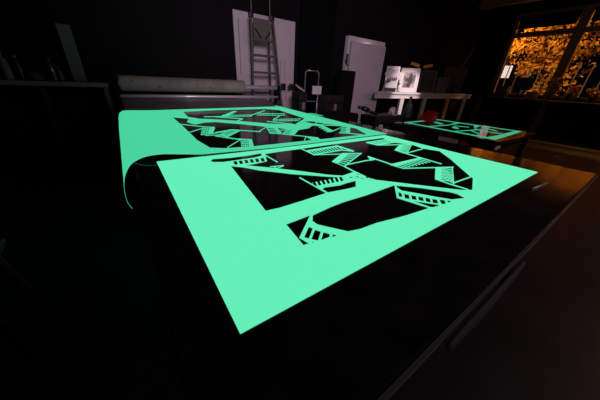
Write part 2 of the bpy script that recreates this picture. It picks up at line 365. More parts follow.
REAR_BRIDGES=[[(1.1738,3.2218),(1.2248,3.2116),(0.9296,2.7555),(0.8821,2.8169)],
[(0.9217,2.9087),(0.8807,2.7846),(0.8845,2.7836),(0.9258,2.9077)],
[(0.9613,2.8989),(0.9191,2.7765),(0.923,2.7755),(0.9654,2.8979)],
[(1.0013,2.8891),(0.9579,2.7684),(0.9619,2.7674),(1.0054,2.8881)],
[(1.0417,2.8792),(0.9972,2.7601),(1.0012,2.7591),(1.0458,2.8782)],
[(1.0824,2.8692),(1.0369,2.7518),(1.0409,2.7508),(1.0866,2.8682)],
[(1.1236,2.8591),(1.077,2.7434),(1.0811,2.7424),(1.1279,2.858)],
[(1.1652,2.8488),(1.1176,2.7349),(1.1217,2.7338),(1.1695,2.8478)],
[(1.2073,2.8385),(1.1587,2.7263),(1.1628,2.7252),(1.2116,2.8375)],
[(1.2498,2.8281),(1.2002,2.7176),(1.2043,2.7165),(1.2541,2.827)],
[(0.9135,2.8774),(1.2415,2.8044),(1.2551,2.8345),(0.9233,2.9069)],
[(0.8805,2.7778),(1.2141,2.7152),(1.227,2.7437),(0.8897,2.8054)],
[(1.2054,2.7493),(1.6222,3.1765),(1.6538,3.2449),(1.225,2.7995)],
[(1.4017,2.9163),(1.7261,2.8111),(1.7463,2.844),(1.4179,2.9494)],
[(1.3122,2.7868),(1.6437,2.6763),(1.6621,2.7064),(1.3266,2.817)],
[(1.4146,2.9461),(1.3236,2.814),(1.3151,2.7897),(1.405,2.9196)],
[(1.4487,2.9355),(1.359,2.8037),(1.3509,2.7804),(1.4396,2.9101)],
[(1.483,2.9247),(1.3945,2.7932),(1.387,2.7712),(1.4745,2.9006)],
[(1.5174,2.9136),(1.4303,2.7825),(1.4235,2.762),(1.5098,2.8913)],
[(1.5519,2.9022),(1.4661,2.7715),(1.4605,2.753),(1.5455,2.882)],
[(1.5864,2.8905),(1.5022,2.7602),(1.4979,2.744),(1.5816,2.873)],
[(1.6211,2.8785),(1.5383,2.7485),(1.5358,2.7353),(1.6181,2.8642)],
[(1.6558,2.866),(1.5746,2.7364),(1.5742,2.7268),(1.6552,2.8556)],
[(1.6905,2.8532),(1.611,2.724),(1.6131,2.7185),(1.6926,2.8472)],
[(1.7255,2.8401),(1.6476,2.7114),(1.6523,2.7102),(1.7305,2.839)],
[(0.7963,2.7568),(1.0324,2.547),(1.0514,2.5915),(0.8116,2.8053)],
[(1.0571,2.611),(0.9289,2.4595),(0.9132,2.4097),(1.0378,2.5547)],
[(1.5857,2.7067),(1.3382,2.4377),(1.3157,2.3868),(1.5554,2.6441)],
[(1.3418,2.4162),(1.6783,2.3734),(1.6956,2.3984),(1.3551,2.4403)],
[(1.2795,2.326),(1.5754,2.265),(1.591,2.2878),(1.2918,2.3484)],
[(1.3505,2.4354),(1.2874,2.3439),(1.2838,2.3305),(1.3464,2.4211)],
[(1.3894,2.4304),(1.3223,2.3374),(1.3179,2.3231),(1.3845,2.4151)],
[(1.4288,2.4253),(1.3575,2.3308),(1.3524,2.3157),(1.423,2.4091)],
[(1.4686,2.4201),(1.3931,2.3241),(1.3872,2.3083),(1.4621,2.4031)],
[(1.509,2.4148),(1.429,2.3172),(1.4225,2.3009),(1.5017,2.3971)],
[(1.5498,2.4093),(1.4653,2.3103),(1.4581,2.2934),(1.5417,2.3911)],
[(1.5912,2.4038),(1.502,2.3033),(1.4941,2.2859),(1.5823,2.385)],
[(1.633,2.3982),(1.539,2.2961),(1.5305,2.2783),(1.6235,2.3788)],
[(1.6754,2.3924),(1.5765,2.2889),(1.5673,2.2706),(1.6652,2.3726)],
[(1.2014,2.3148),(1.3758,2.0641),(1.3964,2.0942),(1.2204,2.3496)],
[(0.6905,2.7958),(0.8754,2.7622),(0.8899,2.8063),(0.702,2.8391)],
[(0.5301,2.2246),(0.5778,2.1824),(0.585,2.2063),(0.5368,2.249)],
[(0.5028,2.1355),(0.5518,2.1058),(0.5584,2.1283),(0.5089,2.1582)],
[(0.4775,2.053),(0.5275,2.0343),(0.5335,2.0553),(0.483,2.0741)],
[(0.454,1.9763),(0.5047,1.9672),(0.5101,1.987),(0.4589,1.996)],
[(0.4321,1.9049),(0.4833,1.9042),(0.4882,1.9229),(0.4365,1.9233)],
[(0.5323,2.2404),(0.4332,1.9169),(0.4354,1.9112),(0.5346,2.2331)],
[(0.5444,2.2298),(0.4459,1.9169),(0.4481,1.9109),(0.5466,2.2224)],
[(0.5564,2.2193),(0.4588,1.9168),(0.4609,1.9107),(0.5586,2.2117)],
[(0.5684,2.2088),(0.4717,1.9168),(0.4737,1.9105),(0.5705,2.201)],
[(0.5804,2.1983),(0.4848,1.9167),(0.4867,1.9103),(0.5824,2.1903)],
[(0.5814,2.1943),(0.6163,2.1667),(0.5283,1.9293),(0.4908,1.9316)],
[(0.3726,2.0204),(0.513,2.1564),(0.5177,2.179),(0.3757,2.0399)],
[(0.3792,2.4067),(0.5296,2.2229),(0.5374,2.2507),(0.3854,2.4374)],
[(0.5297,2.2228),(0.6134,2.1578),(0.622,2.185),(0.5373,2.2508)],
[(0.4312,1.9014),(0.5315,1.9135),(0.5368,1.9325),(0.4355,1.9197)],
[(0.5316,1.9135),(0.6425,1.9601),(0.6489,1.9804),(0.5367,1.9325)],
[(0.4522,1.8714),(0.5992,1.8361),(0.6045,1.8517),(0.4562,1.8868)],
[(0.7613,1.9916),(0.7837,1.9786),(0.5782,1.7542),(0.5574,1.77)],
[(0.7098,2.033),(0.5187,1.8256),(0.5146,1.8069),(0.7033,2.0096)],
[(0.704,2.0146),(0.7608,1.9795),(0.7695,2.0009),(0.7121,2.0363)],
[(0.6691,1.9775),(0.724,1.938),(0.7322,1.9585),(0.6768,1.9983)],
[(0.6358,1.942),(0.689,1.8985),(0.6967,1.9181),(0.643,1.962)],
[(0.6038,1.908),(0.6556,1.8609),(0.6629,1.8796),(0.6106,1.9272)],
[(0.5733,1.8755),(0.6238,1.8249),(0.6306,1.8428),(0.5797,1.8939)],
[(0.544,1.8443),(0.5934,1.7906),(0.5998,1.8078),(0.55,1.862)],
[(0.5159,1.8144),(0.5643,1.7578),(0.5703,1.7742),(0.5216,1.8315)],
[(0.7019,2.009),(0.9009,1.8469),(0.9125,1.8695),(0.7112,2.0336)],
[(0.893,1.8653),(1.0598,2.04),(1.0697,2.0648),(0.9003,1.8861)],
[(0.5487,1.9441),(0.7045,2.0147),(0.7116,2.0363),(0.554,1.9637)],
[(0.5125,1.828),(0.6251,1.6591),(0.6336,1.6786),(0.52,1.8501)],
[(0.6253,1.6589),(0.7062,1.5974),(0.7152,1.6166),(0.6334,1.6787)],
[(0.6377,1.69),(0.7186,1.6245),(0.7029,1.5898),(0.6264,1.6424)],
[(1.0611,2.0762),(1.1184,2.034),(1.1341,2.0619),(1.0762,2.1046)],
[(1.0305,1.9944),(1.089,1.9525),(1.1039,1.9785),(1.0446,2.0209)],
[(1.0018,1.918),(1.0616,1.8763),(1.0756,1.9005),(1.0151,1.9427)],
[(0.975,1.8464),(1.0359,1.8048),(1.0491,1.8274),(0.9875,1.8695)],
[(0.9497,1.7791),(1.0117,1.7376),(1.0243,1.7588),(0.9616,1.8008)],
[(1.1278,2.0586),(1.1481,2.029),(1.0459,1.7462),(1.008,1.7476)],
[(1.07,2.0982),(0.9429,1.7706),(0.9527,1.7801),(1.0823,2.1116)],
[(0.942,1.7647),(0.9843,1.7396),(0.9965,1.7607),(0.9537,1.786)],
[(1.2572,1.892),(1.2783,1.8319),(1.0901,1.6298),(1.0665,1.6686)],
[(1.1955,1.89),(1.2488,1.8707),(1.2634,1.8929),(1.2094,1.9123)],
[(1.1587,1.8483),(1.2074,1.8243),(1.2213,1.8454),(1.172,1.8695)],
[(1.1235,1.8084),(1.168,1.7802),(1.1812,1.8003),(1.1363,1.8287)],
[(1.0899,1.7702),(1.1305,1.7382),(1.1431,1.7573),(1.1021,1.7897)],
[(1.0577,1.7337),(1.0948,1.6982),(1.1068,1.7164),(1.0694,1.7524)],
[(1.0269,1.6988),(1.0608,1.66),(1.0722,1.6773),(1.0381,1.7166)],
[(1.2166,1.9276),(1.0348,1.7151),(1.0302,1.7002),(1.21,1.9093)],
[(1.0261,1.6975),(1.0857,1.6235),(1.099,1.6428),(1.0389,1.7178)],
[(0.9792,1.7475),(1.1448,1.5523),(1.1569,1.5683),(0.99,1.7659)],
[(1.1292,1.531),(1.1962,1.4494),(1.2227,1.4811),(1.1547,1.5649)],
[(1.0323,1.8237),(1.1811,1.8663),(1.1919,1.8849),(1.0414,1.8409)],
[(0.6362,1.6372),(0.6829,1.6005),(0.6916,1.6195),(0.6444,1.6566)],
[(0.6151,1.5791),(0.6625,1.5515),(0.6706,1.5696),(0.6227,1.5975)],
[(0.5953,1.5246),(0.6432,1.5051),(0.6508,1.5223),(0.6023,1.5419)],
[(0.5766,1.4733),(0.625,1.4612),(0.632,1.4775),(0.5831,1.4896)],
[(0.5591,1.4249),(0.6076,1.4194),(0.6141,1.435),(0.565,1.4404)],
[(0.6381,1.6462),(0.5659,1.4462),(0.5696,1.4469),(0.6424,1.6475)],
[(0.6499,1.6372),(0.5766,1.4415),(0.5803,1.442),(0.6541,1.6381)],
[(0.6617,1.6281),(0.5874,1.4368),(0.5911,1.437),(0.6658,1.6287)],
[(0.6735,1.6191),(0.5983,1.432),(0.6018,1.432),(0.6775,1.6193)],
[(0.6852,1.61),(0.6091,1.4273),(0.6126,1.427),(0.6892,1.6099)],
[(0.6898,1.6157),(0.71,1.6038),(0.6375,1.4152),(0.6062,1.4182)],
[(0.4774,1.464),(0.6388,1.6422),(0.6428,1.658),(0.4798,1.4766)],
[(0.5507,1.762),(0.6365,1.6384),(0.644,1.6554),(0.5576,1.7807)],
[(1.0343,1.4071),(1.1536,1.5461),(1.1543,1.5557),(1.0345,1.4154)],
[(1.1463,1.5407),(1.2068,1.4688),(1.2229,1.4881),(1.1618,1.5612)],
[(1.2069,1.4709),(1.1791,1.3928),(1.194,1.4065),(1.2227,1.486)],
[(1.1496,1.5383),(1.2086,1.4709),(1.2211,1.486),(1.1616,1.5542)],
[(1.1398,1.51),(1.1998,1.456),(1.2121,1.4709),(1.1515,1.5255)],
[(1.1303,1.4825),(1.1912,1.4413),(1.2032,1.456),(1.1417,1.4975)],
[(1.121,1.4557),(1.1828,1.4269),(1.1944,1.4414),(1.1321,1.4704)],
[(1.112,1.4296),(1.1745,1.4127),(1.1858,1.427),(1.1227,1.4439)],
[(1.1033,1.4041),(1.1663,1.3987),(1.1773,1.4129),(1.1135,1.4181)],
[(1.7759,1.7938),(1.8226,1.7536),(1.8492,1.7798),(1.8019,1.8206)],
[(1.7103,1.7299),(1.7564,1.6923),(1.7812,1.7168),(1.7346,1.7549)],
[(1.649,1.6701),(1.6944,1.6349),(1.7176,1.6579),(1.6717,1.6936)],
[(1.5916,1.6141),(1.6362,1.581),(1.658,1.6026),(1.6128,1.6361)],
[(1.5376,1.5615),(1.5815,1.5303),(1.6019,1.5507),(1.5575,1.5822)],
[(1.8383,1.7778),(1.8555,1.7478),(1.6083,1.5056),(1.5806,1.5305)],
[(1.5222,1.558),(1.6006,1.4995),(1.6211,1.5193),(1.5418,1.5786)],
[(1.6005,1.4996),(1.6716,1.3942),(1.6928,1.4122),(1.6212,1.5192)],
[(1.6014,1.9324),(1.6377,1.9201),(1.5509,1.6697),(1.4664,1.622)],
[(1.4848,1.6211),(1.7323,1.7518),(1.7525,1.7764),(1.5004,1.6419)],
[(1.5519,1.9274),(1.5912,1.8959),(1.6115,1.9203),(1.5717,1.9522)],
[(1.5221,1.8498),(1.5606,1.8234),(1.5799,1.8463),(1.541,1.873)],
[(1.4941,1.7767),(1.5317,1.755),(1.5501,1.7765),(1.512,1.7984)],
[(1.4677,1.7078),(1.5043,1.6903),(1.5219,1.7106),(1.4848,1.7282)],
[(1.4427,1.6426),(1.4785,1.6291),(1.4951,1.6482),(1.459,1.6618)],
[(1.5161,1.944),(1.726,2.1102),(1.7483,2.1442),(1.5337,1.9729)]]

# ================================================================== SETTING
RX, LX, BY, FY, CZ = 11.0, -1.7, 4.66, -3.2, 3.9
struct(obj('floor', B((LX, RX, FY, BY, -.1, 0)), M['floor']))
struct(obj('ceiling', B((LX, RX, FY, BY, CZ, CZ+.1)), M['ceil']))
struct(obj('wall_back', B((LX-.15, RX+.15, BY, BY+.15, 0, CZ)), M['wall']))
struct(obj('wall_left', B((LX-.15, LX, FY, BY, 0, CZ)), M['wall']))
struct(obj('wall_front', B((LX-.15, RX+.15, FY-.15, FY, 0, CZ)), M['wall']))
WY0, WY1, WZ0, WZ1 = -.6, 3.82, 1.12, 3.46
struct(obj('wall_right', B((RX, RX+.15, FY, WY0, 0, CZ), (RX, RX+.15, WY1, BY, 0, CZ),
                           (RX, RX+.15, WY0, WY1, 0, WZ0), (RX, RX+.15, WY0, WY1, WZ1, CZ)), M['wallr']))
MY0, MY1 = 2.10, 2.32
w1 = struct(obj('window_1', B((RX-.03, RX+.1, WY1-.12, WY1, WZ0, WZ1), (RX-.03, RX+.1, MY1, WY1-.12, WZ1-.1, WZ1),
                              (RX-.03, RX+.1, MY1, WY1-.12, WZ0, WZ0+.08), (RX-.04, RX+.12, MY0, MY1, WZ0, WZ1)), M['frame'], bevel=.006))
obj('transom', B((RX-.02, RX+.08, MY1, WY1-.12, 2.82, 2.95)), M['frame'], w1, bevel=.006)
obj('pane', B((RX+.02, RX+.026, MY1, WY1-.12, 2.95, WZ1-.1), (RX+.02, RX+.026, MY1, WY1-.12, WZ0+.08, 2.82)), M['glass'], w1)
w2 = struct(obj('window_2', B((RX-.03, RX+.1, WY0, WY0+.12, WZ0, WZ1), (RX-.03, RX+.1, WY0+.12, MY0, WZ1-.1, WZ1),
                              (RX-.03, RX+.1, WY0+.12, MY0, WZ0, WZ0+.08)), M['frame'], bevel=.006))
obj('transom', B((RX-.02, RX+.08, WY0+.12, MY0, 2.82, 2.95)), M['frame'], w2, bevel=.006)
obj('pane', B((RX+.02, RX+.026, WY0+.12, MY0, 2.95, WZ1-.1), (RX+.02, RX+.026, WY0+.12, MY0, WZ0+.08, 2.82)), M['glass'], w2)
struct(obj('trim_1', B((9.3, 9.52, -3.2, 4.3, 3.40, 3.62)), M['wood'], bevel=.01))   # ceiling beam

# ---- door, slightly ajar in front of its white frame
d = struct(obj('door_1', B((4.41, 4.50, 4.56, BY, 0, 2.19), (5.60, 5.68, 4.56, BY, 0, 2.19), (4.50, 5.60, 4.56, BY, 2.10, 2.19)), M['white'], bevel=.006))
obj('door_leaf', B((4.44, 5.61, 4.46, 4.50, .02, 2.08)), M['door'], d, bevel=.004)
hd = obj('handle', T(((4.40, 4.57, 1.70), (4.38, 4.50, 1.70), .016), ((4.38, 4.50, 1.64), (4.38, 4.50, 1.84), .020), ((4.38, 4.50, 1.70), (4.40, 4.49, 1.60), .014)), M['black'], d)
obj('pencil_mark', B((5.42, 5.427, 4.457, 4.46, .86, 1.10), (5.385, 5.42, 4.457, 4.46, 1.0, 1.008)), M['boardline'], d)

# ================================================================== CUTTING TABLE
t = thing('cutting_table', 'long black glossy cutting table carrying the two glowing green sheets', 'table', (1.07, 2.1, 0))
def C2(*bs): return B(*[(a-1.07, b-1.07, c-2.1, dd-2.1, e, f) for a, b, c, dd, e, f in bs])
obj('table_top', C2((-.02, 2.16, .07, 4.16, .80, .85)), M['table'], t, bevel=.004)
obj('steel_edge', C2((-.022, 2.162, .062, .069, .835, .851)), M['plate'], t)['label'] = 'thin worn metal edge strip'
fp = bmesh.new(); pr = [(3.72, .8505), (3.72, .853), (4.05, .938), (4.10, .938), (4.10, .8505)]
A_ = [fp.verts.new((.0-1.07, y-2.1, z)) for y, z in pr]; B_ = [fp.verts.new((2.10-1.07, y-2.1, z)) for y, z in pr]
fp.faces.new(A_); fp.faces.new(B_)
for i in range(5): fp.faces.new((A_[i], A_[(i+1) % 5], B_[(i+1) % 5], B_[i]))
obj('feed_plate', fp, M['plate'], t)['label'] = 'dull grey metal plate'
obj('apron', C2((.03, 2.11, .11, .15, .66, .80), (.03, 2.11, 4.06, 4.10, .66, .80), (.03, .07, .15, 4.06, .66, .80), (2.07, 2.11, .15, 4.06, .66, .80)), M['tableside'], t)
for x in (.08, 1.99):
    for y in (.16, 2.0, 3.95):
        obj('leg', C2((x, x+.08, y, y+.08, 0, .80)), M['tableside'], t, bevel=.005)
bm = bmesh.new()                                   # sagging skirt below the front edge
n = 24; rows = []
for i in range(n+1):
    x = .38+.42*i/n; s = i/n
    zb = .835 - .085*math.sin(PI*s)**.8 - .012*math.sin(5*PI*s)
    rows.append([bm.verts.new((x-1.07, y-2.1, z)) for y, z in ((.050, .842), (.046, (.842+zb)/2), (.050, zb), (.054, zb), (.056, .842))])
for a, b in zip(rows, rows[1:]):
    for k in range(5): bm.faces.new((a[k], a[(k+1) % 5], b[(k+1) % 5], b[k]))
bm.faces.new(rows[0]); bm.faces.new(rows[-1])
obj('cloth_skirt', bm, mat('grey_skirt', (.03, .028, .032), .8), t, smooth=True)['label'] = 'sagging grey strip of cloth under the near edge'

# ---- the two glow sheets
tag(obj('glowing_sheet', cut_film(FRONT_EDGE, FRONT_CUTS, FRONT_BRIDGES, .8505, .0015), M['glow_front']),
    'nearer bright green glowing sheet with angular cut-outs, lying flat on the black table', 'glowing sheet', 'glowing green sheets on the cutting table')
rs = obj('glowing_sheet', cut_film(REAR_EDGE, REAR_CUTS, REAR_BRIDGES, .8505, .0015), M['glow_rear'])
tag(rs, 'farther glowing green sheet curling over the left edge of the black table', 'glowing sheet', 'glowing green sheets on the cutting table')
def spline(pts, n):
    out = []
    P = [pts[0]] + pts + [pts[-1]]
    for i in range(1, len(P)-2):
        p0, p1, p2, p3 = [Vector(q) for q in P[i-1:i+3]]
        for k in range(n):
            s = k/n
            out.append(.5*((2*p1)+(-p0+p2)*s+(2*p0-5*p1+4*p2-p3)*s*s+(-p0+3*p1-3*p2+p3)*s**3))
    out.append(Vector(P[-1])); return out
near = spline([(.35, .8515), (.29, .8545), (.176, .870), (.106, .878), (.03, .873), (-.028, .848), (-.060, .810), (-.080, .766), (-.092, .707), (-.094, .650), (-.082, .605)], 5)
far = spline([(.35, .8515), (.26, .8517), (.16, .853), (.09, .855), (.02, .855), (-.030, .851), (-.064, .82), (-.085, .735), (-.095, .69), (-.096, .645), (-.085, .60)], 5)
bm = bmesh.new(); G = []
NV = 26
for j in range(NV+1):
    s = j/NV; e = (1-s)**1.6
    G.append([bm.verts.new((f.x*(1-e)+q.x*e, 1.3858+(2.0994-.75*max(0, i/50-.42)**1.2)*s, f.y*(1-e)+q.y*e)) for i, (q, f) in enumerate(zip(near, far))])
for a, b in zip(G, G[1:]):
    for k in range(len(a)-1): bm.faces.new((a[k], a[k+1], b[k+1], b[k]))
bmesh.ops.recalc_face_normals(bm, faces=bm.faces)
cu = obj('curled_edge', bm, M['glow_rear'], rs, smooth=True)
cu['label'] = 'left margin bending down over the table edge'
cu.data.materials.append(M['film_back'])
sm = cu.modifiers.new('thick', 'SOLIDIFY'); sm.thickness = .0015; sm.offset = -1; sm.material_offset = 1; sm.material_offset_rim = 0
up = sum(p.normal.z for p in cu.data.polygons)
if up < 0: cu.data.flip_normals()
obj('trailing_strip', prism([(2.105, 3.72), (2.145, 3.70), (2.158, 4.12), (2.115, 4.13)], .8515, .853), M['glow_rear'], rs)
tag(obj('glowing_scrap', prism([(2.02, 2.62), (2.13, 2.50), (2.15, 2.72), (2.09, 2.78)], .8530, .8555), M['glow_small']),
    'small green glowing scrap at the far right edge of the table', 'scrap')
k = thing('craft_knife', 'thin silver craft knife lying on the black table beyond the nearer sheet corner', 'knife', (1.555, .19, .852), -.10)
obj('knife_handle', T(((-.085, 0, .004), (.05, 0, .004), .0035)), M['knife'], k, smooth=True)
obj('blade', prism([(.05, -.004), (.098, 0), (.09, .005), (.05, .005)], .004, .0055), M['knife'], k)

# ================================================================== ROLL AND ITS HOLDER
h = thing('roll_stand', 'dark bracket stand with chrome guide bar at the far end of the table', 'roll stand', (1.2, 4.2, 0))
def off(bm, x, y, z=0):
    bmesh.ops.translate(bm, verts=bm.verts, vec=(-x, -y, -z)); return bm
for x in (-.04, 2.34):
    obj('bracket', off(B((x, x+.045, 4.06, 4.16, .93, 1.15), (x, x+.045, 4.165, 4.22, 0, 1.15)), 1.2, 4.2), M['blackm'], h, bevel=.005)
obj('guide_bar', off(T(((-.01, 4.08, .965), (2.34, 4.08, .965), .022)), 1.2, 4.2), M['chrome'], h, smooth=True)['label'] = 'chrome guide bar'
obj('core_tube', off(T(((-.02, 4.12, 1.11), (2.34, 4.12, 1.11), .036)), 1.2, 4.2), M['chrome'], h, smooth=True)['label'] = 'chrome tube through the roll'
r_ = bmesh.new(); seg = 40; RR = []
for i in range(60):
    x = .02+1.69*i/59; rr = .094+.0025*noise.noise(Vector((x*4, 0, 0)))
    RR.append([r_.verts.new((x-.86, rr*math.cos(2*PI*q/seg), rr*math.sin(2*PI*q/seg))) for q in range(seg)])
for a, b in zip(RR, RR[1:]):
    for q in range(seg): r_.faces.new((a[q], a[(q+1) % seg], b[(q+1) % seg], b[q]))
for E_ in (RR[0], RR[-1]):
    inn = [r_.verts.new((E_[0].co.x, v.co.y*.4, v.co.z*.4)) for v in E_]
    for q in range(seg): r_.faces.new((E_[q], E_[(q+1) % seg], inn[(q+1) % seg], inn[q]))
rl = obj('material_roll', r_, M['roll'], smooth=True); rl.location = (.86, 4.12, 1.115)
tag(rl, 'thick grey-beige roll with dark smudges on the chrome tube behind the sheets', 'roll')
for x, z, s in ((-.70, .03, .012), (-.40, -.025, .014), (.10, .02, .010), (.28, -.02, .012), (.47, .03, .010), (-.12, .045, .008)):
    sb = bmesh.new(); a0 = math.asin(z/.0975)
    for q in range(3):
        blob(sb, (x+q*s*.5, -math.cos(a0)*.0955, z-q*.006), s*.6, .0015, s, 2, .5, x*9+q)
    sm_ = obj('smudge', sb, M['smudge'], rl)

# ================================================================== BACK WALL AREA
bd = thing('white_panel', 'large pale white panel standing against the back wall behind the ladder', 'panel', (2.41, 4.61, 0))
obj('panel_sheet', off(B((1.80, 3.02, 4.60, 4.63, .02, 2.235)), 2.41, 4.61), M['board'], bd, bevel=.003)
obj('drawn_line', off(B((1.875, 1.885, 4.597, 4.60, 1.3, 2.12)), 2.41, 4.61), M['boardline'], bd)
for q in ((2.70, 2.705, 4.597, 4.60, 1.3, 1.58), (2.80, 2.806, 4.597, 4.60, 1.24, 1.62), (2.70, 2.96, 4.597, 4.60, 1.03, 1.04), (2.83, 2.845, 4.597, 4.60, .85, 1.03)):
    obj('faint_line', off(B(q), 2.41, 4.61), M['boardline'], bd)
for x, lb in ((2.67, 'left of the two small black clamps on the white panel'), (2.87, 'right of the two small black clamps on the white panel')):
    c = thing('spring_clamp', lb, 'clamp', (x+.07, 4.584, 1.12), 0, 'clamps on the white panel')
    obj('jaw', B((-.07, .07, -.03, .015, -.06, .03)), M['black'], c, bevel=.01)
    obj('grip', B((-.055, .055, -.05, -.03, .0, .065)), M['black'], c, bevel=.008)

L = thing('step_ladder', 'grey aluminium step ladder standing in front of the white panel', 'ladder', (2.2, 4.3, 0))
def lo(bm): return off(bm, 2.2, 4.3)
obj('rail', lo(BE(((1.945, 4.25, 2.13), (1.93, 4.235, .02), .030, .05))), M['alu'], L)
obj('rail', lo(BE(((2.335, 4.25, 2.12), (2.62, 4.235, .02), .034, .05))), M['alu'], L)
obj('rear_leg', lo(BE(((2.00, 4.31, 2.05), (2.02, 4.52, .02), .028, .04))), M['alu'], L)
obj('rear_leg', lo(BE(((2.29, 4.31, 2.05), (2.46, 4.52, .02), .028, .04))), M['alu'], L)
for z in (1.82, 1.60, 1.345, 1.10, .85, .60, .35):
    k_ = (2.12-z)/2.1
    obj('step', lo(B((1.945, 2.335+.285*k_, 4.225, 4.285, z-.018, z+.018))), M['alu'], L, bevel=.004)
obj('top_platform', lo(B((2.0, 2.295, 4.255, 4.275, 1.84, 2.11))), mat('mesh_plate', (.12, .10, .10), .6, .4, var=.7, scale=90), L)['label'] = 'speckled grey mesh plate'
obj('brace', lo(BE(((2.02, 4.245, 1.97), (2.13, 4.245, 1.84), .022, .012), ((2.29, 4.245, 1.95), (2.20, 4.245, 1.84), .022, .012))), M['black'], L)
for x in (1.955, 2.325): obj('top_cap', lo(B((x-.035, x+.035, 4.22, 4.29, 2.10, 2.17))), M['black'], L, bevel=.008)
obj('guard_pole', lo(T(((1.975, 4.27, 2.15), (1.975, 4.30, 3.3), .010))), M['alu'], L)
obj('guard_pole', lo(T(((2.30, 4.27, 2.15), (2.30, 4.30, 3.3), .010))), M['alu'], L)

# curtain, crates, hand truck
bm = bmesh.new(); prev = None
for i in range(81):
    x = 3.08+.85*i/80; y = 4.50+.03*math.sin(x*38)+.015*math.sin(x*90)
    cur = [bm.verts.new((x, y+dy, z)) for dy, z in ((0, .03), (0, 3.2), (.012, 3.2), (.012, .03))]
    if prev:
        for q in range(4): bm.faces.new((prev[q], prev[(q+1) % 4], cur[(q+1) % 4], cur[q]))
    else: bm.faces.new(cur)
    prev = cur
bm.faces.new(prev)
tag(obj('curtain', bm, M['cloth'], smooth=True), 'black floor-length curtain between the white panel and the door', 'curtain')
rail = obj('curtain_rail', T(((3.0, 4.50, 3.21), (4.0, 4.50, 3.21), .012), ((3.03, 4.50, 3.21), (3.03, 4.66, 3.21), .01), ((3.97, 4.50, 3.21), (3.97, 4.66, 3.21), .01)), M['black'])
tag(rail, 'thin black rail holding the black curtain on the back wall', 'curtain rail')
ht = thing('hand_truck', 'hand truck with a rounded metal hoop handle and a pale tag', 'hand truck', (3.03, 3.98, 0))
pts = [(-.15, 0, .06), (-.16, 0, 1.33)] + [(-.11-.05*math.cos(a), 0, 1.37+.055*math.sin(a)) for a in (0, .5, 1, 1.5)] + [(.10+.055*math.sin(a), 0, 1.37+.055*math.cos(a)) for a in (.1, .6, 1.1, 1.57)] + [(.16, 0, .06)]
obj('hoop', path(pts, .011, 10), M['steel'], ht, smooth=True)
obj('toe_plate', B((-.2, .2, -.22, .02, .02, .035)), M['tableside'], ht)
for z in (.5, .9): obj('cross_bar', T(((-.155, 0, z), (.16, 0, z), .01)), M['steel'], ht)
obj('tag', B((.0, .22, -.035, -.02, 1.03, 1.175)), M['white'], ht)['label'] = 'pale square tag'
for x in (-.17, .17): obj('wheel', T(((x-.02, .06, .1), (x+.02, .06, .1), .1, None, 20)), M['black'], ht, smooth=False)
def crate(name, lb, x0, x1, y0, y1, z0, z1, m='black', lid=True):
    c = thing(name, lb, 'crate' if name == 'crate' else 'case', ((x0+x1)/2, (y0+y1)/2, z0))
    w, dd, hh = (x1-x0)/2, (y1-y0)/2, z1-z0
    bo = obj('body', B((-w, w, -dd, dd, 0, hh*.86)), M[m], c, bevel=.01)
    obj('lid', B((-w-.01, w+.01, -dd-.01, dd+.01, hh*.86+.002, hh)), M[m], c, bevel=.01)
    obj('catch', B((-.03, .03, -dd-.02, -dd-.002, hh*.72, hh*.84)), M['steel'], bo)
    return c
crate('crate', 'tall black crate on the floor between the ladder and the hand truck', 2.64, 2.80, 3.80, 4.05, 0, 1.07)
crate('crate', 'wide black crate on the floor right of the hand truck', 3.30, 3.72, 3.80, 4.12, 0, 1.03)
nt_ = obj('notebook', B((-.09, .09, -.05, .05, 0, .02)), M['paper'])
nt_.location = (2.70, 3.9, 1.125); nt_.rotation_euler = (.5, .35, .2)
tag(nt_, 'small pale notebook lying tilted on the tall black crate', 'notebook')
cb = thing('upright_case', 'tall narrow black case standing in front of the left side of the white door', 'case', (4.14, 4.22, 0))
obj('body', B((-.21, .19, -.09, .09, .03, 1.49)), M['blackm'], cb, bevel=.01)
for x in (-.15, .13): obj('foot', B((x-.03, x+.03, -.07, .07, 0, .03)), M['black'], cb)
obj('carry_handle', T(((-.06, -.09, 1.2), (-.06, -.12, 1.2), .01), ((.05, -.09, 1.2), (.05, -.12, 1.2), .01), ((-.06, -.12, 1.2), (.05, -.12, 1.2), .01)), M['black'], cb)

# ================================================================== SHELF BENCH ALONG THE BACK WALL
wb = thing('work_bench', 'long white workbench along the back wall right of the door', 'workbench', (8, 4.3, 0))
def wo(bm): return off(bm, 8, 4.3)
obj('bench_top', wo(prism([(5.10, 4.10), (10.3, 4.10), (10.3, 4.64), (5.86, 4.64), (5.70, 4.50)], 1.05, 1.10)), M['white'], wb, bevel=.005)
obj('front_rail', wo(B((5.12, 10.3, 4.12, 4.16, .95, 1.05))), M['white'], wb)
for x in (6.16, 7.30, 8.70, 9.9): obj('leg', wo(B((x, x+.16, 4.12, 4.18, 0, .95))), M['white' if x != 8.70 else 'litleg'], wb)
def picture(lb, x0, y0, ang, w, hh, fm, pm, tilt, mount=.07, grp=None):
    p = thing('picture_frame', lb, 'picture frame', (x0, y0, 1.101), ang, grp)
    p.rotation_euler = (0, 0, ang)
    def tl(bm): bmesh.ops.rotate(bm, verts=bm.verts, cent=(0, 0, 0), matrix=Matrix.Rotation(-tilt, 3, 'X')); bmesh.ops.translate(bm, verts=bm.verts, vec=(0, 0, .004)); return bm
    bmf = B((0, mount, 0, .02, 0, hh), (w-mount, w, 0, .02, 0, hh), (mount, w-mount, 0, .02, 0, mount*1.15), (mount, w-mount, 0, .02, hh-mount, hh))
    obj('frame', tl(bmf), M[fm], p); obj('picture', tl(B((mount, w-mount, .004, .016, mount*1.15, hh-mount))), M[pm], p)
    return p
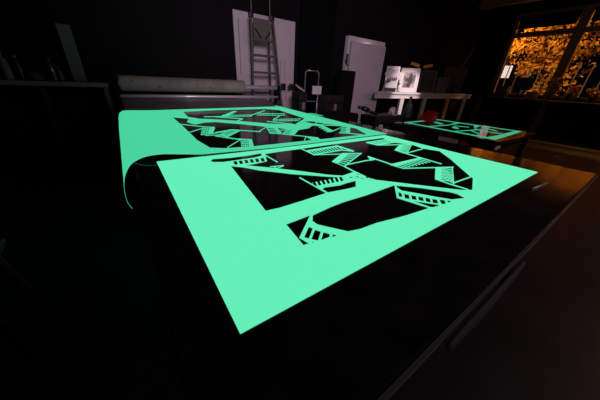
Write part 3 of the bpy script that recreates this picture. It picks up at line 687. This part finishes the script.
picture('white picture frame with a grey portrait print, in front of the other pictures', 6.46, 4.475, -PI/4, .50, .60, 'white', 'picture', .14, .095, 'pictures on the white bench')
picture('brown framed dark picture right of the white frames', 7.58, 4.55, -.75, .46, .60, 'frame', 'brown', .12, .03, 'pictures on the white bench')
picture('leftmost white picture frame, partly behind a white printed sheet', 5.86, 4.50, -.7, .34, .60, 'white', 'print', .10, .05, 'pictures on the white bench')
# white T-shaped print on a dark sheet
s_ = thing('printed_shirt', 'white printed shirt hanging folded before the leftmost white frame', 'shirt', (5.82, 4.27, 1.101), -.75)
bm = prism([(-.14, 0), (.16, 0), (.15, .20), (.22, .18), (.26, .30), (.12, .42), (.05, .39), (-.04, .39), (-.10, .42), (-.20, .34), (-.16, .24), (-.13, .25)], -.012, .012)
bmesh.ops.rotate(bm, verts=bm.verts, cent=(0, 0, 0), matrix=Matrix.Rotation(PI/2-.1, 3, 'X')); bmesh.ops.translate(bm, verts=bm.verts, vec=(0, 0, .09))
obj('cloth', bm, M['white'], s_, bevel=.006)
for i, x in enumerate((-.06, -.01, .04, .09)):
    obj('lettering', B((x, x+.032, -.018+.0, -.008, .28, .34)), M['boardline'], s_)
obj('dark_stand', B((-.12, .14, -.01, .02, 0, .10)), M['black'], s_)
bt = tag(obj('spray_bottle', lathe([(.045, 0), (.05, .02), (.05, .13), (.02, .17), (.016, .2), (.02, .2), (.02, .22), (.008, .225)], 16), M['white'], smooth=True), 'small white bottle on the bench below the printed shirt', 'bottle')
bt.location = (6.02, 4.15, 1.101)
dl = thing('desk_lamp', 'slim silver arm lamp at the left end of the white bench', 'lamp', (5.44, 4.20, 1.10))
obj('base', lathe([(.05, 0), (.05, .015), (.012, .02)], 16), M['steel'], dl)
obj('arm', path([(0, 0, .015), (.03, 0, .16), (.17, .02, .27)], .014), M['steel'], dl)
obj('head', T(((.15, .02, .29), (.22, .03, .24), .025, .04)), M['steel'], dl)
for x, rz, lb in ((7.05, -.75, 'left orange clamp behind the grey portrait frame'), (7.68, -.75, 'right orange clamp behind the brown framed picture')):
    c = thing('clamp', lb, 'clamp', (x, 4.48, 1.101), rz, 'orange clamps behind the pictures')
    obj('bar', B((-.012, .012, -.01, .01, 0, .64)), M['black'], c)
    sg = 1 if x < 7.3 else -1
    obj('grip', off(prism([(-.13*sg, .075), (-.14*sg, .0), (.10*sg, -.065), (.125*sg, .02)], -.02, .02), 0, 0), M['orange'], c, bevel=.006)
    g = c.children[-1]; g.rotation_euler = (PI/2, 0, 0); g.location = (0, 0, .70)
mn = thing('monitor', 'dark screen standing on the far part of the white bench', 'monitor', (9.2, 4.36, 1.101), -.4)
obj('screen', B((-.42, .42, -.02, .02, .16, .80)), M['black'], mn, bevel=.01); obj('stand', B((-.03, .03, .02, .05, 0, .4), (-.15, .15, -.08, .1, 0, .02)), M['black'], mn)
bx = tag(obj('cardboard_box', B((-.35, .35, -.12, .12, 0, .45)), M['greycard'], bevel=.01), 'dark grey box left of the screen on the white bench', 'box'); bx.location = (8.45, 4.4, 1.101)
# under the bench
br = tag(obj('storage_sack', (lambda b: (blob(b, (0, 0, .42), .33, .2, .42, 3, .25, 3), b)[1])(bmesh.new()), M['blackm'], smooth=True), 'black stuffed sack under the white bench', 'sack'); br.location = (6.9, 4.35, 0)

# ================================================================== SMALL TABLE
st = thing('side_table', 'small black table with a green glowing sheet, right of the cutting table', 'table', (3.6, 1.6, 0))
def so(bm): return off(bm, 3.6, 1.6)
obj('table_top', so(B((3.02, 4.28, .80, 2.10, .755, .795))), M['table'], st, bevel=.004)
for x in (3.03, 4.18):
    for y in (.84, 2.02): obj('leg', so(B((x+.01, x+.07, y, y+.06, 0, .755))), M['tableside'], st)
obj('lower_shelf', so(B((3.05, 4.23, .86, 2.06, .660, .674))), M['tableside'], st)
E1 = [(3.10, .87), (4.17, .93), (4.13, 2.03), (3.18, 2.00)]
cuts = [[(3.19, .97), (3.6, .96), (3.63, 1.24), (3.19, 1.30)], [(3.66, .97), (4.11, .99), (4.09, 1.38), (3.75, 1.33), (3.65, 1.15)],
        [(3.20, 1.33), (3.62, 1.27), (3.98, 1.42), (4.08, 1.45), (4.07, 1.64), (3.6, 1.60), (3.22, 1.64)], [(3.22, 1.67), (3.7, 1.63), (4.07, 1.70), (4.06, 1.98), (3.24, 1.95)]]
br_ = [[(3.3, 1.1), (3.34, 1.1), (3.5, 1.25), (3.46, 1.25)], [(3.8, 1.1), (3.83, 1.08), (4.0, 1.3), (3.96, 1.32)], [(3.4, 1.4), (3.5, 1.4), (3.6, 1.5), (3.5, 1.5)], [(3.6, 1.7), (3.7, 1.7), (3.8, 1.85), (3.7, 1.85)], [(3.75, 1.4), (3.8, 1.4), (3.7, 1.55), (3.65, 1.55)]]
tag(obj('glowing_sheet', cut_film(E1, cuts, br_, .7955, .0015), M['glow_small']), 'smaller dimmer glowing green sheet with cut-outs on the side table', 'glowing sheet')
rf = thing('red_folder', 'bright red folder propped open at the far corner of the side table', 'folder', (3.72, 2.03, .797), 0)
def slab(vv, t_):
    bm = bmesh.new(); lo_ = [bm.verts.new(v) for v in vv]; hi_ = [bm.verts.new((x, y, z+t_)) for x, y, z in vv]
    bm.faces.new(lo_); bm.faces.new(hi_)
    for i in range(4): bm.faces.new((lo_[i], lo_[(i+1) % 4], hi_[(i+1) % 4], hi_[i]))
    return bm
obj('cover', slab([(0, .09, .004), (-.10, -.16, .004), (.20, -.11, .12), (.32, .13, .12)], .006), M['red'], rf)
obj('back_cover', slab([(0, .09, 0), (-.10, -.16, 0), (.24, -.12, 0), (.34, .12, 0)], .003), M['red'], rf)
obj('prop_sheet', slab([(.21, -.10, .002), (.31, .12, .002), (.31, .122, .115), (.205, -.10, .115)], .002), M['paper'], rf)
gb = tag(obj('glass_bottle', lathe([(.050, 0), (.056, .01), (.056, .17), (.05, .20), (.02, .25), (.018, .30), (.022, .30), (.022, .32), (.01, .325)], 24), M['bottle'], smooth=True),
         'greenish glass bottle standing on the low black bin behind the side table', 'bottle'); gb.location = (3.83, 2.38, .782)
# papers on the lower shelf
for nm, lb, x, y, w, dd, hh, m in (('paper_box', 'pale pink paper pack on the shelf under the side table, beside the red-ended box', 3.08, 1.21, .18, .22, .075, 'paper'),
                                 ('paper_box', 'pale box at the near right end of the shelf under the side table', 3.14, .865, .2, .12, .075, 'paper')):
    o = tag(obj(nm, B((0, w, 0, dd, 0, hh)), M[m], bevel=.006), lb, 'box'); o.location = (x, y, .6745)
o = tag(obj('cardboard_box', B((0, .12, 0, .06, 0, .07)), M['red'], bevel=.004), 'little red box end beside the pale pink paper pack', 'box'); o.location = (3.09, 1.12, .6745)
# black trolley with heat gun
tc_ = crate('tool_case', 'bulky black case behind the side table, carrying the heat gun', 2.90, 3.52, 2.26, 2.54, 0, .85)
lb2 = tag(obj('low_bin', B((-.2, .2, -.14, .14, 0, .78)), M['blackm'], bevel=.01), 'low black bin behind the side table, under the glass bottle', 'bin'); lb2.location = (3.76, 2.40, 0)
hg = thing('heat_gun', 'black pistol-shaped heat gun resting on the bulky black case', 'heat gun', (2.92, 2.33, .852), 0)
obj('barrel', T(((-.31, .02, .115), (-.22, .02, .10), .020), ((-.22, .02, .10), (-.12, .02, .075), .032)), M['black'], hg, smooth=True)
obj('grip', T(((-.13, .02, .07), (.06, .0, .022), .022, .018)), M['black'], hg, smooth=True)
obj('trigger', T(((-.16, .02, .06), (-.13, .01, .025), .006)), M['black'], hg)
tr_ = bmesh.new(); seg = 24; rings = []
for rr, yy in ((.036, -.012), (.036, .012), (.022, .012), (.022, -.012)):
    rings.append([tr_.verts.new((rr*math.cos(2*PI*q/seg), yy, rr*math.sin(2*PI*q/seg))) for q in range(seg)])
for q4 in range(4):
    a, b = rings[q4], rings[(q4+1) % 4]
    for q in range(seg): tr_.faces.new((a[q], a[(q+1) % seg], b[(q+1) % seg], b[q]))
mg = tag(obj('tape_roll', tr_, M['white']), 'small white tape roll hanging on the front of the bulky black case', 'tape'); mg.location = (3.02, 2.246, .70)
ye = tag(obj('pale_rag', (lambda b: (blob(b, (0, 0, .045), .055, .04, .05, 3, .7, 5), b)[1])(bmesh.new()), M['paper'], smooth=True), 'crumpled pale rag on top of the bulky black case', 'rag'); ye.location = (3.38, 2.36, .852)
hl = tag(obj('storage_bin', B((-.28, .28, -.16, .16, 0, .86)), M['blackm'], bevel=.02), 'matt black storage bin beside the foot of the white door', 'bin'); hl.location = (2.55, 2.68, 0)

# ================================================================== BENCH UNDER THE WINDOW
cn = thing('window_counter', 'long dark brown counter on posts below the orange-lit windows', 'counter', (10.6, 1.4, 0))
def co(bm): return off(bm, 10.6, 1.4)
obj('counter_top', co(B((10.36, 10.97, -1.0, 3.98, 1.035, 1.075))), M['darkwood'], cn, bevel=.004)
for y in (3.78, 2.02, .3): obj('post', co(B((10.38, 10.50, y, y+.14, 0, 1.035))), M['darkwood'], cn)
def onc(name, lb, cat, x0, x1, y0, y1, h, m):
    o = thing(name, lb, cat, ((x0+x1)/2, (y0+y1)/2, 1.076)); w, q = (x1-x0)/2, (y1-y0)/2
    obj('body', B((-w, w, -q, q, 0, h*.9)), M[m], o, bevel=.01); obj('lid', B((-w-.008, w+.008, -q-.008, q+.008, h*.9+.002, h)), M[m], o); return o
onc('storage_box', 'dark box at the left end of the window counter', 'box', 10.55, 10.8, 3.20, 3.50, .34, 'darkwood')
sc = thing('monitor', 'black screen on the window counter, right of the dark box', 'monitor', (10.75, 2.92, 1.076), .1)
obj('screen', B((-.025, .02, -.24, .22, .24, .60)), M['black'], sc, bevel=.008); obj('stand', B((.02, .05, -.03, .03, 0, .4), (-.1, .1, -.1, .1, 0, .02)), M['black'], sc)
onc('storage_box', 'low pale brown box in the middle of the window counter', 'box', 10.5, 10.72, 2.40, 2.66, .20, 'wood')
def plant(lb, y, r, hh, n, m, seed, x=10.72):
    p = thing('potted_plant', lb, 'plant', (x, y, 1.076))
    obj('pot', lathe([(.07, 0), (.1, .14), (.11, .14), (.11, .16), (.09, .16)], 16), M['darkwood'], p, smooth=True)
    rnd = random.Random(seed); bm = bmesh.new()
    for i in range(n):
        a = rnd.uniform(0, 2*PI); ra = r*rnd.random()**.5; c = Vector((ra*math.cos(a)*.55, ra*math.sin(a), .17+hh*rnd.random()))
        s = rnd.uniform(.03, .06); u = Vector((rnd.gauss(0, 1), rnd.gauss(0, 1), rnd.gauss(0, 1))).normalized(); v = u.orthogonal().normalized()
        bm.faces.new([bm.verts.new(c+q) for q in (u*s, v*s*.5, -u*s, -v*s*.5)])
    obj('foliage', bm, M[m], p); bs = bmesh.new()
    for i in range(6):
        a = i*1.05; tube(bs, (0, 0, .15), (r*.3*math.cos(a), r*.6*math.sin(a), .15+hh*.7), .006, seg=6)
    obj('stem', bs, M['bark'], p); return p
plant('bushy dark potted plant on the window counter before the window post', 2.14, .17, .42, 260, 'bark', 1)
plant('reddish potted plant on the window counter just right of the window post', 1.70, .14, .26, 90, 'leafin', 2)
plant('low reddish potted plant on the window counter near the right edge of view', 1.22, .24, .20, 90, 'leafin', 3)
bl = thing('roller_blind', 'dark rolled-down blind across the top of the left window', 'blind', (10.93, 3.0, 3.04))
obj('blind_cloth', B((.03, .034, -.66, .69, .0, .3)), M['blackm'], bl); obj('blind_tube', T(((.03, -.67, .30), (.03, .70, .30), .028)), M['blackm'], bl)
bl2 = thing('roller_blind', 'dark rolled-down blind across the top of the right window', 'blind', (10.93, 1.0, 3.08))
obj('blind_cloth', B((.03, .034, -1.45, 1.08, .0, .26)), M['blackm'], bl2); obj('blind_tube', T(((.03, -1.46, .26), (.03, 1.09, .26), .028)), M['blackm'], bl2)

# ================================================================== OUTSIDE
g = struct(obj('ground', B((11.15, 17, -5, 9, -.1, 0)), M['ground']))
fc = thing('railing', 'grey vertical bar railing outside the windows', 'railing', (11.55, 1.2, 0))
for i in range(14):
    y = -1.0+.29*i
    obj('bar', T(((0, y, .05), (0, y, 2.12), .013)), M['bars'], fc)
obj('bottom_rail', B((-.02, .02, -1.1, 2.9, .02, .06)), M['bars'], fc)
def tree(lb, x, y, z, rx, ry, rz, n, seed):
    o = thing('autumn_tree', lb, 'tree', (x, y, 0), 0, 'autumn trees outside the windows')
    bt = bmesh.new(); tube(bt, (0, 0, -.02), (.05, .1, z-.4), .11, .06); 
    rnd = random.Random(seed)
    for i in range(9):
        a = rnd.uniform(0, 2*PI); tube(bt, (.04, .08, z-.9+.08*i), (rx*.7*math.cos(a), ry*.8*math.sin(a), z+rz*rnd.uniform(-.3, .6)), .03, .01, 6)
    obj('trunk', bt, M['bark'], o)
    cl = [(Vector((rnd.uniform(-1, 1)*rx, rnd.uniform(-1, 1)*ry, z+rnd.uniform(-1, 1)*rz)), rnd.uniform(.16, .34)) for _ in range(int(n/26))]
    bm = bmesh.new()
    for c, r in cl:
        for i in range(26):
            p = c+Vector((rnd.gauss(0, 1), rnd.gauss(0, 1), rnd.gauss(0, .8)))*r*.6
            s = rnd.uniform(.035, .085); u = Vector((rnd.gauss(0, 1), rnd.gauss(0, 1), rnd.gauss(0, 1))).normalized(); v = u.orthogonal().normalized()
            bm.faces.new([bm.verts.new(p+q) for q in (u*s, v*s*.6, -u*s, -v*s*.6)])
    obj('foliage', bm, M['leaf'], o)
tree('orange-lit leafy tree outside the left half of the left window', 13.0, 4.3, 2.75, .6, 1.0, .9, 1900, 11)
tree('orange-lit leafy tree outside the right half of the left window', 12.9, 2.9, 2.8, .6, .7, .8, 1300, 12)
tree('orange-lit leafy tree outside the right window', 13.1, .9, 3.25, .6, 1.3, .62, 2600, 13)
tree('low orange-lit bush-like tree outside the left window near the post', 12.6, 2.75, 1.55, .35, .28, .5, 500, 14)
lw = thing('lit_shutter', 'bright white lit slatted shutter outside the lower left corner of the window', 'shutter', (12.0, 3.86, 0))
obj('shutter_frame', B((0, .04, -.22, .22, 0, 2.14)), M['blackm'], lw)
for i in range(7): obj('lit_slat', B((-.02, -.001, -.12+.036*i, -.10+.036*i, 1.70, 2.10)), M['lamp'], lw)

# ================================================================== LEFT, IN THE DARK
lb_ = thing('wall_bench', 'dim grey-edged bench along the back wall left of the roll', 'bench', (-.9, 4.3, 0))
obj('bench_top', off(B((-1.68, -.10, 4.12, 4.64, 1.06, 1.11)), -.9, 4.3), M['greycard'], lb_, bevel=.005)
for x in (-1.6, -.75, -.16): obj('leg', off(B((x, x+.05, 4.16, 4.22, 0, 1.06)), -.9, 4.3), M['black'], lb_)
tb = thing('tall_carton', 'tall narrow pale grey board standing upright on the dim left bench', 'board', (-.385, 4.5, 1.111))
obj('face', B((-.065, .065, -.02, .02, 0, .60)), M['greycard'], tb, bevel=.004); obj('top_cap', B((-.068, .068, -.023, .023, .60, .61)), M['greycard'], tb)
def bottle(x, y, hh, r, m, lb):
    o = thing('bottle', lb, 'bottle', (x, y, 1.111))
    obj('body', lathe([(r*.95, 0), (r, .01), (r, hh*.6), (r*.35, hh*.78), (r*.35, hh*.9)], 18), M[m], o, smooth=True)
    obj('cap', lathe([(r*.42, hh*.9), (r*.42, hh), (r*.2, hh*1.01)], 14), M['greycard'], o, smooth=True); return o
bottle(-.955, 4.22, .28, .035, 'greycard', 'grey bottle at the far left end of the dim bench')
bottle(-.86, 4.25, .24, .03, 'black', 'dark bottle next to the far left grey bottle')
bottle(-.60, 4.3, .24, .022, 'bottle', 'slim glass bottle on the dim bench left of the tall grey board')
bottle(-.54, 4.3, .16, .025, 'darkwood', 'short brownish bottle on the dim bench beside the slim glass bottle')
rg = tag(obj('olive_rag', (lambda b: (blob(b, (0, 0, .045), .07, .07, .045, 3, .6, 8), b)[1])(bmesh.new()), M['olive'], smooth=True), 'olive green rag heaped on the dim bench', 'rag'); rg.location = (-.75, 4.22, 1.11)
sl = thing('wooden_stool', 'dim wooden stool standing on the floor at the far left', 'stool', (-.80, 1.42, 0))
obj('seat', B((-.18, .18, -.17, .17, .46, .50)), M['darkwood'], sl, bevel=.01)
for sx in (-1, 1):
    for sy in (-1, 1): obj('leg', T(((sx*.13, sy*.12, .46), (sx*.17, sy*.16, 0), .018)), M['darkwood'], sl)

# ================================================================== LIGHT
def light(kind, name, loc, to, energy, col, size=.3, ang=1.2, blend=.6):
    l = bpy.data.lights.new(name, kind); l.energy = energy; l.color = col
    if kind == 'AREA': l.shape = 'DISK'; l.size = size
    else: l.shadow_soft_size = size
    if kind == 'SPOT': l.spot_size = ang; l.spot_blend = blend
    o = bpy.data.objects.new(name, l); COL.objects.link(o); o.location = loc
    o.rotation_euler = (Vector(to)-Vector(loc)).to_track_quat('-Z', 'Y').to_euler(); return o
PK = (1.0, .72, .88)
light('SPOT', 'room_spot', (-.7, -2.4, 2.7), (3.0, 4.6, 2.0), 790, PK, .7, .86, 1.0)
light('SPOT', 'bench_spot', (6.25, 2.3, 3.2), (6.35, 4.2, 1.12), 560, (1, .80, .76), .08, .50, .5)
light('AREA', 'room_light', (3.0, -2.6, 3.0), (2.5, 1.5, .3), 20, (1, .80, .90), 1.0)
light('POINT', 'warm_fill', (8.2, -2.6, 2.2), (0, 0, 0), 60, (1, .50, .28), .1)  # unseen fill light, added to warm the window frames, beam and counter
light('POINT', 'door_gap_fill', (5.0, 4.53, 1.95), (0, 0, 0), 1.4, (1, .80, .76), .02)  # fill light added behind the door leaf to brighten the frame edges
light('POINT', 'street_lamp', (11.9, .6, 4.3), (0, 0, 0), 420, (1, .40, .06), .15)
light('POINT', 'street_lamp', (11.9, 5.0, 3.6), (0, 0, 0), 380, (1, .40, .06), .15)
light('POINT', 'street_lamp', (12.0, 2.2, 1.0), (0, 0, 0), 20, (1, .36, .10), .15)
w = bpy.data.worlds.new('night'); bpy.context.scene.world = w; w.use_nodes = True
bg = w.node_tree.nodes['Background']; bg.inputs[0].default_value = (.25, .32, .6, 1); bg.inputs[1].default_value = .002

# ================================================================== CAMERA
cd = bpy.data.cameras.new('camera'); cam = bpy.data.objects.new('camera', cd); COL.objects.link(cam)
cd.sensor_width = 36; cd.lens = 14.188; cd.clip_start = .02
cam.matrix_world = Matrix((( .82157333, .22204685, -.52508328, 0), (-.56820189, .3940755, -.72239263, 0), (.04651745, .89185184, .44992936, 1.25), (0, 0, 0, 1)))
sc_ = bpy.context.scene; sc_.camera = cam
sc_.view_settings.view_transform = 'Standard'; sc_.view_settings.look = 'None'
sc_.view_settings.gamma = 1; sc_.view_settings.use_curve_mapping = False; sc_.view_settings.exposure = 0
